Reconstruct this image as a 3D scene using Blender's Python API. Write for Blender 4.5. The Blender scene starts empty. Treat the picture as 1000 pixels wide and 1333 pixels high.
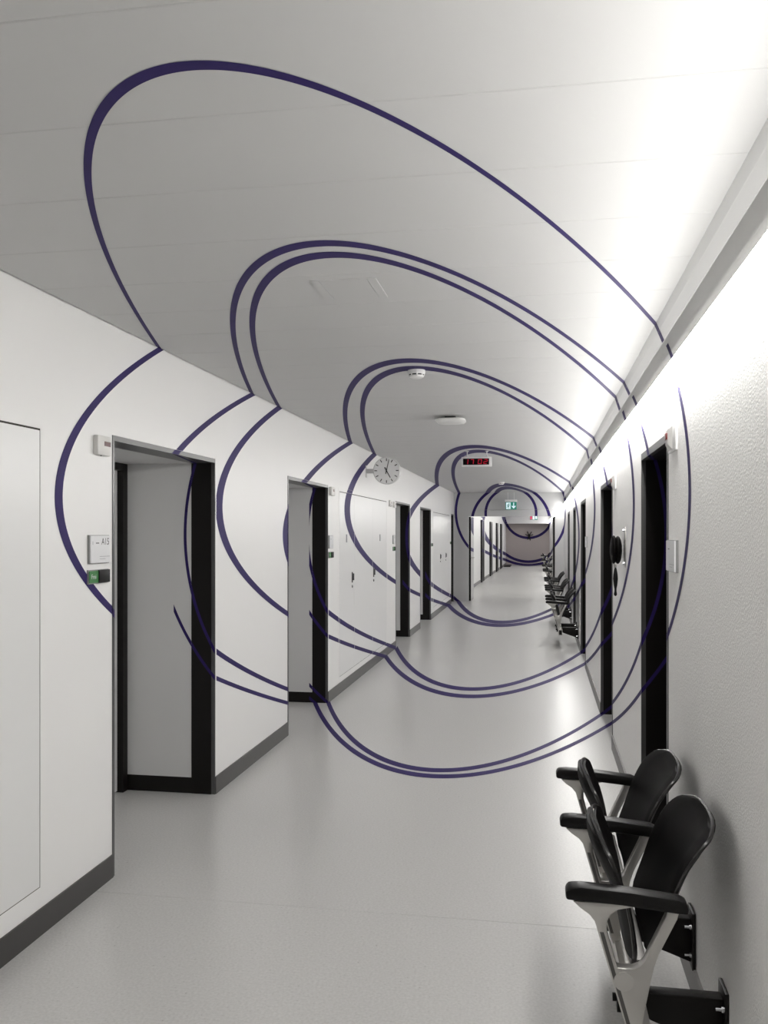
import bpy, bmesh, math, random
from mathutils import Vector, Matrix
from mathutils.bvhtree import BVHTree
random.seed(7)
R = math.radians
scene = bpy.context.scene
C = scene.collection

# ---------------------------------------------------------------- camera, world, exposure
FPX, VPX, VPY, CAMH = 1144.36, 699.25, 695.06, 1.63
YAW = math.atan((VPX - 500.0) / FPX)
cam_data = bpy.data.cameras.new('camera')
cam_data.sensor_fit = 'HORIZONTAL'
cam_data.sensor_width = 36.0
cam_data.lens = 36.0 * FPX / 1000.0
cam_data.shift_y = (VPY - 666.5) / 1000.0
cam_data.clip_start = 0.05
cam = bpy.data.objects.new('camera', cam_data)
cam.location = (0, 0, CAMH)
cam.rotation_euler = (math.pi / 2, 0, YAW)
C.objects.link(cam)
scene.camera = cam

world = bpy.data.worlds.new('world')
scene.world = world
world.use_nodes = True
world.node_tree.nodes['Background'].inputs[0].default_value = (0.5, 0.5, 0.5, 1)
world.node_tree.nodes['Background'].inputs[1].default_value = 0.05

LAMP_FRONT = 11.8       # emission of the luminaire's opal front
LAMP_BELOW = 22.0        # emission of its opal underside
vs = scene.view_settings
vs.view_transform = 'Standard'
vs.look = 'None'
vs.gamma = 1.0
vs.use_curve_mapping = False
vs.exposure = 1.22
cy = scene.cycles
cy.use_denoising = True
cy.max_bounces = 14
cy.diffuse_bounces = 10
cy.glossy_bounces = 6
cy.sample_clamp_indirect = 6.0

# ---------------------------------------------------------------- dimensions of the corridor
XL = -1.99              # face of the left wall
XR0, XRS = 0.535, 0.0045   # face of the right wall: x = XR0 + XRS * y (it opens out slightly)
ZC = 2.62               # ceiling
YA, YB = -5.0, 21.27    # behind the camera, bulkhead
YE = 47.0               # end wall of the corridor beyond
def xr(y): return XR0 + XRS * y

# ---------------------------------------------------------------- materials
def mat(name, col, rough=0.5, metal=0.0, bump=None, vary=None, spec=0.5, emit=None, coat=0.0, aniso_rough=None):
    m = bpy.data.materials.new(name)
    m.use_nodes = True
    nt = m.node_tree
    b = nt.nodes['Principled BSDF']
    b.inputs['Base Color'].default_value = (*col, 1)
    b.inputs['Roughness'].default_value = rough
    b.inputs['Metallic'].default_value = metal
    b.inputs['Specular IOR Level'].default_value = spec
    b.inputs['Coat Weight'].default_value = coat
    b.inputs['Coat Roughness'].default_value = 0.15
    if emit:
        b.inputs['Emission Color'].default_value = (*emit[0], 1)
        b.inputs['Emission Strength'].default_value = emit[1]
    tc = nt.nodes.new('ShaderNodeTexCoord')
    if bump:
        scale, strength, dist, detail = bump
        n = nt.nodes.new('ShaderNodeTexNoise')
        n.inputs['Scale'].default_value = scale
        n.inputs['Detail'].default_value = detail
        bp = nt.nodes.new('ShaderNodeBump')
        bp.inputs['Strength'].default_value = strength
        bp.inputs['Distance'].default_value = dist
        nt.links.new(tc.outputs['Object'], n.inputs['Vector'])
        nt.links.new(n.outputs['Fac'], bp.inputs['Height'])
        nt.links.new(bp.outputs['Normal'], b.inputs['Normal'])
    if vary:
        scale, amount = vary
        n = nt.nodes.new('ShaderNodeTexNoise')
        n.inputs['Scale'].default_value = scale
        n.inputs['Detail'].default_value = 6
        mr = nt.nodes.new('ShaderNodeMapRange')
        mr.inputs['From Min'].default_value = 0.3
        mr.inputs['From Max'].default_value = 0.7
        mr.inputs['To Min'].default_value = 1 - amount
        mr.inputs['To Max'].default_value = 1 + amount
        mx = nt.nodes.new('ShaderNodeVectorMath')
        mx.operation = 'SCALE'
        mx.inputs[0].default_value = col
        nt.links.new(tc.outputs['Object'], n.inputs['Vector'])
        nt.links.new(n.outputs['Fac'], mr.inputs['Value'])
        nt.links.new(mr.outputs['Result'], mx.inputs['Scale'])
        nt.links.new(mx.outputs['Vector'], b.inputs['Base Color'])
    return m

M = {}
M['wall'] = mat('smooth_white_wall', (0.81, 0.807, 0.80), 0.42, vary=(1.3, 0.012), bump=(60, 0.05, 0.002, 3))
M['plaster'] = mat('rough_white_plaster', (0.87, 0.862, 0.85), 0.75, bump=(130, 0.55, 0.004, 4), vary=(90, 0.03))
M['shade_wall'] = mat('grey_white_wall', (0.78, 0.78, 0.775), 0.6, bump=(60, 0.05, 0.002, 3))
M['ceil'] = mat('metal_ceiling_panel', (0.56, 0.56, 0.557), 0.55, bump=(420, 0.10, 0.001, 1))
M['ceil_dark'] = mat('dark_ceiling_void', (0.05, 0.05, 0.05), 0.8)
M['trim'] = mat('white_ceiling_trim', (0.78, 0.78, 0.775), 0.5)
M['base'] = mat('dark_grey_baseboard', (0.030, 0.027, 0.026), 0.32, vary=(30, 0.06))
M['base_r'] = mat('baseboard_painted_sheen', (0.17, 0.165, 0.16), 0.4, vary=(30, 0.05))  # same dark baseboard, with its reflected light painted in as lighter grey
M['black'] = mat('black_lacquer', (0.006, 0.0048, 0.0044), 0.40, spec=0.25)
M['frame'] = mat('dark_steel_frame', (0.13, 0.13, 0.13), 0.34, 0.75)
M['lining'] = mat('grey_lining_panel', (0.64, 0.64, 0.64), 0.45)
M['closet'] = mat('gloss_white_closet', (0.75, 0.752, 0.748), 0.33, coat=0.0)
M['gap'] = mat('dark_joint', (0.04, 0.035, 0.03), 0.8)
M['steel'] = mat('brushed_steel', (0.55, 0.54, 0.52), 0.3, 1.0)
M['alu'] = mat('cast_aluminium', (0.60, 0.585, 0.56), 0.34, 0.85, bump=(180, 0.05, 0.001, 2))
M['alu_dark'] = mat('dull_aluminium_channel', (0.15, 0.145, 0.14), 0.42, 0.85)
M['seat'] = mat('black_moulded_seat', (0.0035, 0.003, 0.003), 0.5, bump=(300, 0.06, 0.001, 2), spec=0.05)
M['piping'] = mat('black_rubber_piping', (0.012, 0.011, 0.011), 0.3)
M['arm'] = mat('black_armrest', (0.007, 0.0065, 0.0065), 0.36, spec=0.22)
M['bolt'] = mat('zinc_bolt', (0.75, 0.76, 0.78), 0.22, 1.0)
M['white'] = mat('white_plastic', (0.76, 0.76, 0.75), 0.35)
M['offwhite'] = mat('warm_white_plastic', (0.68, 0.67, 0.65), 0.4)
M['slot'] = mat('dark_slot', (0.02, 0.02, 0.02), 0.6)
M['glass'] = mat('frosted_sign_glass', (0.62, 0.63, 0.65), 0.12, coat=0.5)
M['edge'] = mat('sign_edge', (0.25, 0.25, 0.25), 0.35)
M['paper'] = mat('white_sign_paper', (0.76, 0.765, 0.78), 0.3, coat=0.4)
M['ink'] = mat('dark_print', (0.015, 0.015, 0.016), 0.5, spec=0.15)
M['screen'] = mat('black_screen', (0.004, 0.003, 0.003), 0.3, spec=0.12)
M['ink_light'] = mat('grey_print', (0.30, 0.30, 0.32), 0.5)
M['green'] = mat('green_plate', (0.045, 0.20, 0.055), 0.35)
M['red_window'] = mat('dark_red_window', (0.10, 0.03, 0.03), 0.2)
M['red_lit'] = mat('red_indicator', (0.13, 0.010, 0.010), 0.3)
M['led'] = mat('red_led', (0.22, 0.006, 0.015), 0.4, emit=((1.0, 0.03, 0.08), 0.16), spec=0.1)
M['clock_face'] = mat('clock_face', (0.80, 0.80, 0.795), 0.35)
M['clock_rim'] = mat('clock_rim', (0.62, 0.62, 0.61), 0.35, 0.2)
M['exit_green'] = mat('lit_exit_green', (0.02, 0.20, 0.14), 0.35, emit=((0.02, 0.26, 0.20), 0.15))
M['exit_white'] = mat('lit_exit_white', (0.75, 0.85, 0.9), 0.35, emit=((0.75, 0.92, 1.0), 0.2))
M['exit_red'] = mat('lit_pictogram_red', (0.5, 0.05, 0.1), 0.35, emit=((0.8, 0.08, 0.2), 0.2))
M['pink'] = mat('taupe_end_wall', (0.47, 0.42, 0.405), 0.6)
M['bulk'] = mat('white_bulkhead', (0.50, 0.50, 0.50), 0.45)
M['lamp'] = mat('opal_front', (0.9, 0.9, 0.88), 0.5, emit=((1.0, 0.985, 0.955), LAMP_FRONT))
M['lamp_low'] = mat('opal_underside', (0.9, 0.9, 0.88), 0.5, emit=((1.0, 0.985, 0.955), LAMP_BELOW))
M['paint'] = mat('violet_paint', (0.026, 0.015, 0.102), 0.55, vary=(14, 0.10), spec=0.18)

def floor_material():
    m = bpy.data.materials.new('grey_linoleum')
    m.use_nodes = True
    nt = m.node_tree
    b = nt.nodes['Principled BSDF']
    tc = nt.nodes.new('ShaderNodeTexCoord')
    n1 = nt.nodes.new('ShaderNodeTexNoise'); n1.inputs['Scale'].default_value = 95; n1.inputs['Detail'].default_value = 4
    n2 = nt.nodes.new('ShaderNodeTexNoise'); n2.inputs['Scale'].default_value = 2.2; n2.inputs['Detail'].default_value = 3
    r1 = nt.nodes.new('ShaderNodeValToRGB')
    r1.color_ramp.elements[0].position = 0.30; r1.color_ramp.elements[0].color = (0.455, 0.450, 0.441, 1)
    r1.color_ramp.elements[1].position = 0.68; r1.color_ramp.elements[1].color = (0.545, 0.540, 0.53, 1)
    e = r1.color_ramp.elements.new(0.24); e.color = (0.24, 0.235, 0.22, 1)
    mr = nt.nodes.new('ShaderNodeMapRange')
    mr.inputs['To Min'].default_value = 0.28; mr.inputs['To Max'].default_value = 0.32
    mp = nt.nodes.new('ShaderNodeMapping'); mp.inputs['Scale'].default_value = (1.0, 0.35, 1.0)
    bp = nt.nodes.new('ShaderNodeBump'); bp.inputs['Strength'].default_value = 0.04; bp.inputs['Distance'].default_value = 0.002
    L = nt.links.new
    L(tc.outputs['Object'], n1.inputs['Vector'])
    L(tc.outputs['Object'], mp.inputs['Vector']); L(mp.outputs['Vector'], n2.inputs['Vector'])
    L(n1.outputs['Fac'], r1.inputs['Fac']); L(r1.outputs['Color'], b.inputs['Base Color'])
    L(n2.outputs['Fac'], mr.inputs['Value']); L(mr.outputs['Result'], b.inputs['Roughness'])
    
    b.inputs['Specular IOR Level'].default_value = 0.5
    return m
M['floor'] = floor_material()

# ---------------------------------------------------------------- building helpers
ORIGIN = {}             # root object name -> location of the root
PAINTABLE = []          # objects that the violet rings run across

def root_of(o):
    while o.parent: o = o.parent
    return o

def tag(o, label=None, cat=None, group=None, kind=None):
    if label: o['label'] = label
    if cat: o['category'] = cat
    if group: o['group'] = group
    if kind: o['kind'] = kind
    return o

def thing(name, loc, label, cat=None, group=None, kind=None):
    o = bpy.data.objects.new(name, None)
    o.empty_display_size = 0.1
    C.objects.link(o)
    o.location = loc
    ORIGIN[o.name] = Vector(loc)
    return tag(o, label, cat, group, kind)

class MB:
    def __init__(s, shear=False):
        s.v = []; s.f = []; s.shear = shear
    def add(s, vs, fs):
        k = len(s.v)
        s.v += [tuple(p) for p in vs]
        s.f += [tuple(i + k for i in q) for q in fs]
        return s
    def box(s, a, b):
        x0, y0, z0 = a; x1, y1, z1 = b
        x0, x1 = min(x0, x1), max(x0, x1); y0, y1 = min(y0, y1), max(y0, y1); z0, z1 = min(z0, z1), max(z0, z1)
        return s.add([(x0, y0, z0), (x1, y0, z0), (x1, y1, z0), (x0, y1, z0), (x0, y0, z1), (x1, y0, z1), (x1, y1, z1), (x0, y1, z1)],
                     [(0, 3, 2, 1), (4, 5, 6, 7), (0, 1, 5, 4), (1, 2, 6, 5), (2, 3, 7, 6), (3, 0, 4, 7)])
    def prism_y(s, poly, y0, y1):           # polygon in x-z, extruded along y
        n = len(poly)
        vs = [(x, y0, z) for x, z in poly] + [(x, y1, z) for x, z in poly]
        fs = [tuple(range(n)), tuple(range(2 * n - 1, n - 1, -1))]
        fs += [(i, i + n, (i + 1) % n + n, (i + 1) % n) for i in range(n)]
        return s.add(vs, fs)
    def prism_x(s, poly, x0, x1):           # polygon in y-z
        n = len(poly)
        vs = [(x0, y, z) for y, z in poly] + [(x1, y, z) for y, z in poly]
        fs = [tuple(range(n)), tuple(range(2 * n - 1, n - 1, -1))]
        fs += [(i, i + n, (i + 1) % n + n, (i + 1) % n) for i in range(n)]
        return s.add(vs, fs)
    def prism_z(s, poly, z0, z1):           # polygon in x-y
        n = len(poly)
        vs = [(x, y, z0) for x, y in poly] + [(x, y, z1) for x, y in poly]
        fs = [tuple(range(n)), tuple(range(2 * n - 1, n - 1, -1))]
        fs += [(i, i + n, (i + 1) % n + n, (i + 1) % n) for i in range(n)]
        return s.add(vs, fs)
    def lathe(s, c, prof, axis='z', n=28):  # prof: (radius, height) along axis
        rings = []
        for r, h in prof:
            ring = []
            for i in range(n):
                a = 2 * math.pi * i / n
                p, q = r * math.cos(a), r * math.sin(a)
                d = {'z': (p, q, h), 'y': (p, h, q), 'x': (h, p, q)}[axis]
                ring.append((c[0] + d[0], c[1] + d[1], c[2] + d[2]))
            rings.append(ring)
        vs = [p for ring in rings for p in ring]
        fs = []
        for k in range(len(rings) - 1):
            for i in range(n):
                j = (i + 1) % n
                fs.append((k * n + i, k * n + j, (k + 1) * n + j, (k + 1) * n + i))
        fs.append(tuple(range(n)))
        fs.append(tuple((len(rings) - 1) * n + i for i in range(n)))
        return s.add(vs, fs)
    def tube(s, pts, r, n=8, closed=False):
        pts = [Vector(p) for p in pts]
        k = len(pts)
        vs = []; fs = []
        up = Vector((0.13, 0.31, 0.94)).normalized()
        for i, p in enumerate(pts):
            a = pts[(i - 1) % k] if (closed or i > 0) else p
            b = pts[(i + 1) % k] if (closed or i < k - 1) else p
            t = (b - a).normalized()
            u = up - t * up.dot(t)
            if u.length < 1e-4: u = Vector((1, 0, 0))
            u.normalize(); w = t.cross(u)
            for j in range(n):
                an = 2 * math.pi * j / n
                vs.append(p + (u * math.cos(an) + w * math.sin(an)) * r)
        for i in range(k if closed else k - 1):
            for j in range(n):
                i2 = (i + 1) % k; j2 = (j + 1) % n
                fs.append((i * n + j, i * n + j2, i2 * n + j2, i2 * n + j))
        if not closed:
            fs.append(tuple(range(n))); fs.append(tuple((k - 1) * n + j for j in range(n)))
        return s.add(vs, fs)
    def build(s, name, m, parent=None, smooth=False, bevel=0.0, paint=False, label=None, recalc=True):
        org = Vector((0, 0, 0))
        if parent is not None:
            org = ORIGIN.get(root_of(parent).name, Vector((0, 0, 0)))
        vs = [((x + XRS * y) if s.shear else x, y, z) for x, y, z in s.v]
        me = bpy.data.meshes.new(name)
        me.from_pydata([(x - org.x, y - org.y, z - org.z) for x, y, z in vs], [], s.f)
        if recalc:
            bm = bmesh.new(); bm.from_mesh(me)
            bmesh.ops.recalc_face_normals(bm, faces=bm.faces)
            if bevel > 0:
                es = [e for e in bm.edges if len(e.link_faces) == 2 and e.calc_face_angle(0) > R(25)]
                bmesh.ops.bevel(bm, geom=es, offset=bevel, segments=2, affect='EDGES', profile=0.5, clamp_overlap=True)
            bm.to_mesh(me); bm.free()
        if smooth or bevel > 0:
            me.shade_smooth()
            me.set_sharp_from_angle(angle=R(38))
        me.materials.append(M[m] if isinstance(m, str) else m)
        o = bpy.data.objects.new(name, me)
        C.objects.link(o)
        o.parent = parent
        if parent is None: ORIGIN[o.name] = Vector((0, 0, 0))
        if label: o['label'] = label
        if paint: PAINTABLE.append(o)
        return o

def struct(name, mb, m, label, paint=True, **k):
    return tag(mb.build(name, m, None, paint=paint, **k), label, None, None, 'structure')

def copy_tree(o, parent=None):
    c = o.copy()
    C.objects.link(c)
    c.parent = parent
    if parent is None: ORIGIN[c.name] = o.location.copy()
    for ch in list(o.children): copy_tree(ch, c)
    return c

def text_mesh(body, size, place, name, m, parent, align='CENTER'):
    """lettering: place(u, w) maps the glyph plane to a point of the scene"""
    cu = bpy.data.curves.new('lettering', 'FONT')
    cu.body = body; cu.size = size; cu.align_x = align; cu.align_y = 'CENTER'
    ob = bpy.data.objects.new('lettering', cu)
    C.objects.link(ob)
    dg = bpy.context.evaluated_depsgraph_get()
    me = bpy.data.meshes.new_from_object(ob.evaluated_get(dg))
    mb = MB()
    mb.add([place(v.co.x, v.co.y) for v in me.vertices], [tuple(p.vertices) for p in me.polygons])
    bpy.data.objects.remove(ob); bpy.data.curves.remove(cu); bpy.data.meshes.remove(me)
    return mb.build(name, m, parent, recalc=False)

# ================================================================ THE SETTING
# ---- floor
floor = thing('floor', (0, 0, 0), 'grey speckled linoleum floor running the length of the corridor', kind='structure')
for y0, y1 in ((YA, 3.722), (3.724, 13.2), (13.202, YE + 0.3)):
    MB().box((-2.8, y0, -0.06), (1.1, y1, 0.0)).build('floor_sheet', 'floor', floor, paint=True)
MB().box((-2.8, YA, -0.09), (1.1, YE + 0.3, -0.062)).build('floor_slab', 'gap', floor)

# ---- ceiling: metal planks lying across the corridor
ceiling = thing('ceiling', (0, 0, ZC), 'white metal plank ceiling over the corridor', kind='structure')
MB().box((-2.7, YA, ZC + 0.06), (1.1, YB + 0.05, ZC + 0.12)).build('ceiling_slab', 'ceil_dark', ceiling)
PITCH, J0 = 0.43, 1.551
k0 = int(math.floor((YA - J0) / PITCH)) + 1
yy = [J0 + PITCH * k for k in range(k0, 60) if J0 + PITCH * k < YB - 0.02]
yy = [YA] + yy + [YB]
base_panel = None
for a, b in zip(yy[:-1], yy[1:]):
    g = 0.0003
    # a shallow cambered plank with turned-up edges
    prof = [(a + g, ZC + 0.022), (a + g, ZC + 0.0015), (a + g + 0.004, ZC), (b - g - 0.004, ZC), (b - g, ZC + 0.0015), (b - g, ZC + 0.022)]
    if base_panel is None or abs((b - a) - PITCH) > 1e-6:
        o = MB().prism_x(prof, XL + 0.012, 0.640).build('ceiling_panel', 'ceil', ceiling)
    elif base_panel == 0:
        pass
    else:
        o = base_panel.copy(); C.objects.link(o); o.location.y = a - panel_y
    if base_panel is None and abs((b - a) - PITCH) < 1e-6:
        base_panel = o; panel_y = a
MB().prism_y([(XL + 0.0005, ZC + 0.015), (XL + 0.014, ZC + 0.015), (XL + 0.014, ZC + 0.035), (XL + 0.0005, ZC + 0.035)], YA, YB).build('edge_channel', 'trim', ceiling)
# fascia that closes the ceiling above the light cove on the right
trim = struct('trim_1', MB(True).prism_y([(0.531, ZC + 0.03), (0.531, ZC - 0.001), (0.525, ZC - 0.07), (0.5255, ZC - 0.075), (0.5265, ZC - 0.148), (0.5272, ZC - 0.148), (0.533, ZC - 0.07), (0.533, ZC + 0.03)], YA, YB),
              'trim', 'white ceiling fascia above the light cove')

# ---- left wall with its deep door niches
NL = [(3.893, 5.245), (6.875, 8.262), (12.39, 13.80), (15.06, 16.60), (20.62, 21.20)]
DH = 2.10
XB = XL - 0.66
def wall_with_openings(spans, y0, y1, mb, xa, xb, top, head):
    y = y0
    for a, b in spans:
        mb.box((xa, y, 0), (xb, a, top))
        mb.box((xa, a, head), (xb, b, top))
        y = b
    mb.box((xa, y, 0), (xb, y1, top))
    return mb
struct('wall_left', wall_with_openings(NL, YA, YB, MB(), XB, XL, ZC + 0.06, DH), 'wall', 'smooth white left wall of built-in closets')
NR = [(3.90, 4.91), (6.86, 8.18), (10.95, 12.25), (14.05, 15.15), (17.05, 18.15)]
DHR = 2.06
struct('wall_right', wall_with_openings(NR, YA, YB, MB(True), XR0, XR0 + 0.42, 2.30, DHR), 'plaster', 'rough plastered white right wall')
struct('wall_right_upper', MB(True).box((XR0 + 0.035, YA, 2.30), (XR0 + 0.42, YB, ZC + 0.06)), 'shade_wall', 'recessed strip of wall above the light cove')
struct('wall_behind', MB().box((-2.7, YA - 0.12, 0), (1.1, YA, ZC + 0.06)), 'wall', 'white wall closing the corridor at its near end', paint=False)

# ---- baseboards
def baseboards(name, spans, y0, y1, xa, xb, h, m, shear, label):
    y = y0
    cuts = list(spans) + [(y1, None)]
    for a, b in cuts:
        if a - y > 0.02:
            mb = MB(shear).box((xa, y, 0.0), (xb, a, h))
            struct(name, mb, m, label)
        y = b if b else y
baseboards('baseboard_left', NL, YA, YB, XL, XL + 0.008, 0.108, 'base', False, 'dark grey baseboard along the left wall')
baseboards('baseboard_right', NR, YA, YB, XR0 - 0.010, XR0, 0.105, 'base_r', True, 'dark baseboard along the right wall, its sheen painted in as lighter grey')

# ---- doors in the left niches
def left_niche(n, a, b, label):
    d = thing('door_%d' % n, (XL, (a + b) / 2, 0), label, kind='structure')
    fw = 0.026
    # steel frame facing, flush with the wall
    f = MB()
    f.box((XL - 0.02, a, 0), (XL + 0.004, a + fw * 0.7, DH)).box((XL - 0.02, a + fw * 0.7, DH - fw), (XL + 0.004, b, DH))
    f.box((XL - 0.02, b - 0.008, 0), (XL + 0.004, b, DH - fw))
    f.build('door_frame', 'frame', d, paint=True)
    # black lining of the outer reveal
    l = MB()
    l.box((XL - 0.15, a, 0), (XL - 0.02, a + 0.012, DH - fw)).box((XL - 0.15, b - 0.012, 0), (XL - 0.02, b, DH - fw))
    l.build('reveal_lining', 'black', d, paint=True)
    MB().box((XL - 0.15, a, DH - fw), (XL - 0.02, b, DH)).build('head_lining', 'frame', d, paint=True)
    # pale side panels of the inner reveal, black plinth under them
    for y0, y1 in ((a, a + 0.010), (b - 0.010, b)):
        MB().box((XL - 0.58, y0, 0.10), (XL - 0.15, y1, DH - fw)).build('side_panel', 'lining', d, paint=True)
        MB().box((XL - 0.58, y0 - 0.0, 0.0), (XL - 0.15, y1, 0.10)).build('plinth', 'black', d, paint=True)
    MB().box((XL - 0.58, a, DH - fw), (XL - 0.15, b, DH)).build('niche_soffit', 'lining', d, paint=True)
    # the door itself at the back of the niche
    fr = MB()
    fr.box((XB, a, 0), (XL - 0.58, a + 0.07, DH)).box((XB, b - 0.07, 0), (XL - 0.58, b, DH)).box((XB, a + 0.07, DH - 0.07), (XL - 0.58, b - 0.07, DH))
    fr.build('inner_frame', 'black', d)
    lf = MB().box((XB + 0.0, a + 0.07, 0.008), (XL - 0.62, b - 0.07, DH - 0.07)).build('door_leaf', 'lining', d)
    h = MB()
    h.lathe((XL - 0.62, a + 0.15, 1.05), [(0.026, 0), (0.026, 0.008)], 'x', 18)
    h.tube([(XL - 0.612, a + 0.15, 1.05), (XL - 0.57, a + 0.15, 1.05), (XL - 0.565, a + 0.17, 1.05), (XL - 0.565, a + 0.27, 1.05)], 0.009, 10)
    h.build('door_handle', 'steel', lf, smooth=True)
    return d
for i, ((a, b), lb) in enumerate(zip(NL, [
        'deep door niche beside the A15 sign, black reveal', 'deep door niche between the wall with curved bands and the three-leaf closet',
        'deep black-lined door niche just past the round wall clock', 'deep black-lined door niche before the two-leaf closet',
        'last black-lined door niche against the bulkhead'])):
    left_niche(i + 1, a, b, lb)

# ---- doors in the right wall
def right_niche(n, a, b, label):
    d = thing('door_%d' % n, (xr((a + b) / 2), (a + b) / 2, 0), label, kind='structure')
    X0, dep, fw = XR0, 0.30, 0.03
    f = MB(True)
    f.box((X0 - 0.004, a, 0), (X0 + 0.02, a + fw, DHR)).box((X0 - 0.004, b - 0.012, 0), (X0 + 0.02, b, DHR))
    f.box((X0 - 0.004, a + fw, DHR - 0.035), (X0 + 0.02, b - 0.012, DHR))
    f.build('door_frame', 'frame', d, paint=True)
    for y0, y1 in ((a, a + 0.012), (b - 0.012, b)):
        MB(True).box((X0 + 0.02, y0, 0), (X0 + dep, y1, DHR - 0.035)).build('reveal_lining', 'black', d, paint=True)
    MB(True).box((X0 + 0.02, a, DHR - 0.035), (X0 + dep, b, DHR)).build('head_lining', 'black', d, paint=True)
    lf = MB(True).box((X0 + dep, a, 0.0), (X0 + dep + 0.05, b, DHR)).build('door_leaf', 'black', d, paint=True)
    h = MB(True)
    h.lathe((X0 + dep, b - 0.14, 1.05), [(0.026, 0), (0.026, -0.008)], 'x', 18)
    h.tube([(X0 + dep - 0.008, b - 0.14, 1.05), (X0 + dep - 0.05, b - 0.14, 1.05), (X0 + dep - 0.055, b - 0.16, 1.05), (X0 + dep - 0.055, b - 0.26, 1.05)], 0.009, 10)
    h.build('door_handle', 'steel', lf, smooth=True)
for i, ((a, b), lb) in enumerate(zip(NR, [
        'black door recess behind the black tip-up seats', 'black door recess beside the hanging oval paddle',
        'black door recess of the right wall, third from the plaster wall', 'black door recess of the right wall, fourth from the plaster wall',
        'black door recess of the right wall, last before the bulkhead'])):
    right_niche(i + 6, a, b, lb)

# ---- bulkhead with its opening, and the corridor beyond
OX0, OX1, OZ = -1.632, 0.42, 2.055
bk = MB()
bk.box((-2.7, YB, 0), (OX0, YB + 0.14, ZC + 0.06)).box((OX1, YB, 0), (1.1, YB + 0.14, ZC + 0.06))
bk.box((OX0, YB, OZ), (OX1, YB + 0.14, 2.207)).box((OX0, YB, 2.210), (OX1, YB + 0.14, ZC + 0.06))
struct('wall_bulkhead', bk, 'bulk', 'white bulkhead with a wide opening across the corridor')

def fire_door(n, x0, x1, label, hx):
    d = thing('door_%d' % n, ((x0 + x1) / 2, YB + 0.15, 0), label, kind='structure')
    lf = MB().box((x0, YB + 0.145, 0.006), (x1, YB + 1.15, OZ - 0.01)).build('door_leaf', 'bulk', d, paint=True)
    MB().box((min(x0, x1) - 0.004, YB + 0.139, 0.004), (max(x0, x1) + 0.004, YB + 0.1448, OZ - 0.008)).build('edge_strip', 'black', d)
    h = MB()
    xf = x1 if hx > 0 else x0
    h.lathe((xf, YB + 0.30, 1.05), [(0.028, 0), (0.028, 0.008 * hx)], 'x', 16)
    h.tube([(xf + 0.008 * hx, YB + 0.30, 1.05), (xf + 0.06 * hx, YB + 0.30, 1.05), (xf + 0.065 * hx, YB + 0.32, 1.05), (xf + 0.065 * hx, YB + 0.43, 1.05)], 0.010, 8)
    h.build('door_handle', 'steel', lf, smooth=True)
fire_door(11, OX0 - 0.005, OX0 + 0.045, 'open fire door leaf with black edge, on the closet side of the bulkhead opening', 1)
fire_door(12, OX1 - 0.040, OX1 + 0.010, 'open fire door leaf with black edge, on the seating side of the bulkhead opening', -1)

Y2 = YB + 0.14
def quad_wall(x0a, x0b, side):    # side wall of the far corridor, slightly askew
    t = 0.4 * side
    return MB().add([(x0a, Y2, 0), (x0b, YE, 0), (x0b + t, YE, 0), (x0a + t, Y2, 0), (x0a, Y2, ZC), (x0b, YE, ZC), (x0b + t, YE, ZC), (x0a + t, Y2, ZC)],
                    [(0, 1, 5, 4), (1, 2, 6, 5), (2, 3, 7, 6), (3, 0, 4, 7), (4, 5, 6, 7), (0, 3, 2, 1)])
FL0, FL1, FR0, FR1 = -1.98, -1.62, 0.62, 0.64
def xfl(y): return FL0 + (FL1 - FL0) * (y - Y2) / (YE - Y2)
def xfr(y): return FR0 + (FR1 - FR0) * (y - Y2) / (YE - Y2)
struct('wall_left_far', quad_wall(FL0, FL1, -1), 'wall', 'white left wall of the corridor beyond the bulkhead')
struct('wall_right_far', quad_wall(FR0, FR1, 1), 'wall', 'white right wall of the corridor beyond the bulkhead')
struct('ceiling_far', MB().box((-2.7, Y2, ZC), (1.1, YE + 0.2, ZC + 0.08)), 'ceil', 'white ceiling of the corridor beyond the bulkhead')
struct('wall_end', MB().box((-2.2, YE, 0), (1.1, YE + 0.15, ZC)), 'pink', 'taupe wall at the far end of the corridor')
struct('wall_end_header', MB().box((-2.2, YE - 0.9, 2.165), (1.1, YE - 0.75, ZC)), 'wall', 'white header above the far end wall')
def skew_board(x0, y0, x1, y1, h, w):
    return MB().add([(x0, y0, 0), (x1, y1, 0), (x1 + w, y1, 0), (x0 + w, y0, 0), (x0, y0, h), (x1, y1, h), (x1 + w, y1, h), (x0 + w, y0, h)],
                    [(0, 1, 5, 4), (1, 2, 6, 5), (2, 3, 7, 6), (3, 0, 4, 7), (4, 5, 6, 7), (0, 3, 2, 1)])
struct('baseboard_left_far', skew_board(FL0, Y2, FL1, YE, 0.10, 0.010), 'base_r', 'dark baseboard of the left wall beyond the bulkhead, sheen painted in as grey')
struct('baseboard_right_far', skew_board(FR0, Y2, FR1, YE, 0.10, -0.010), 'base_r', 'dark baseboard of the right wall beyond the bulkhead, sheen painted in as grey')
n = 13
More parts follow.
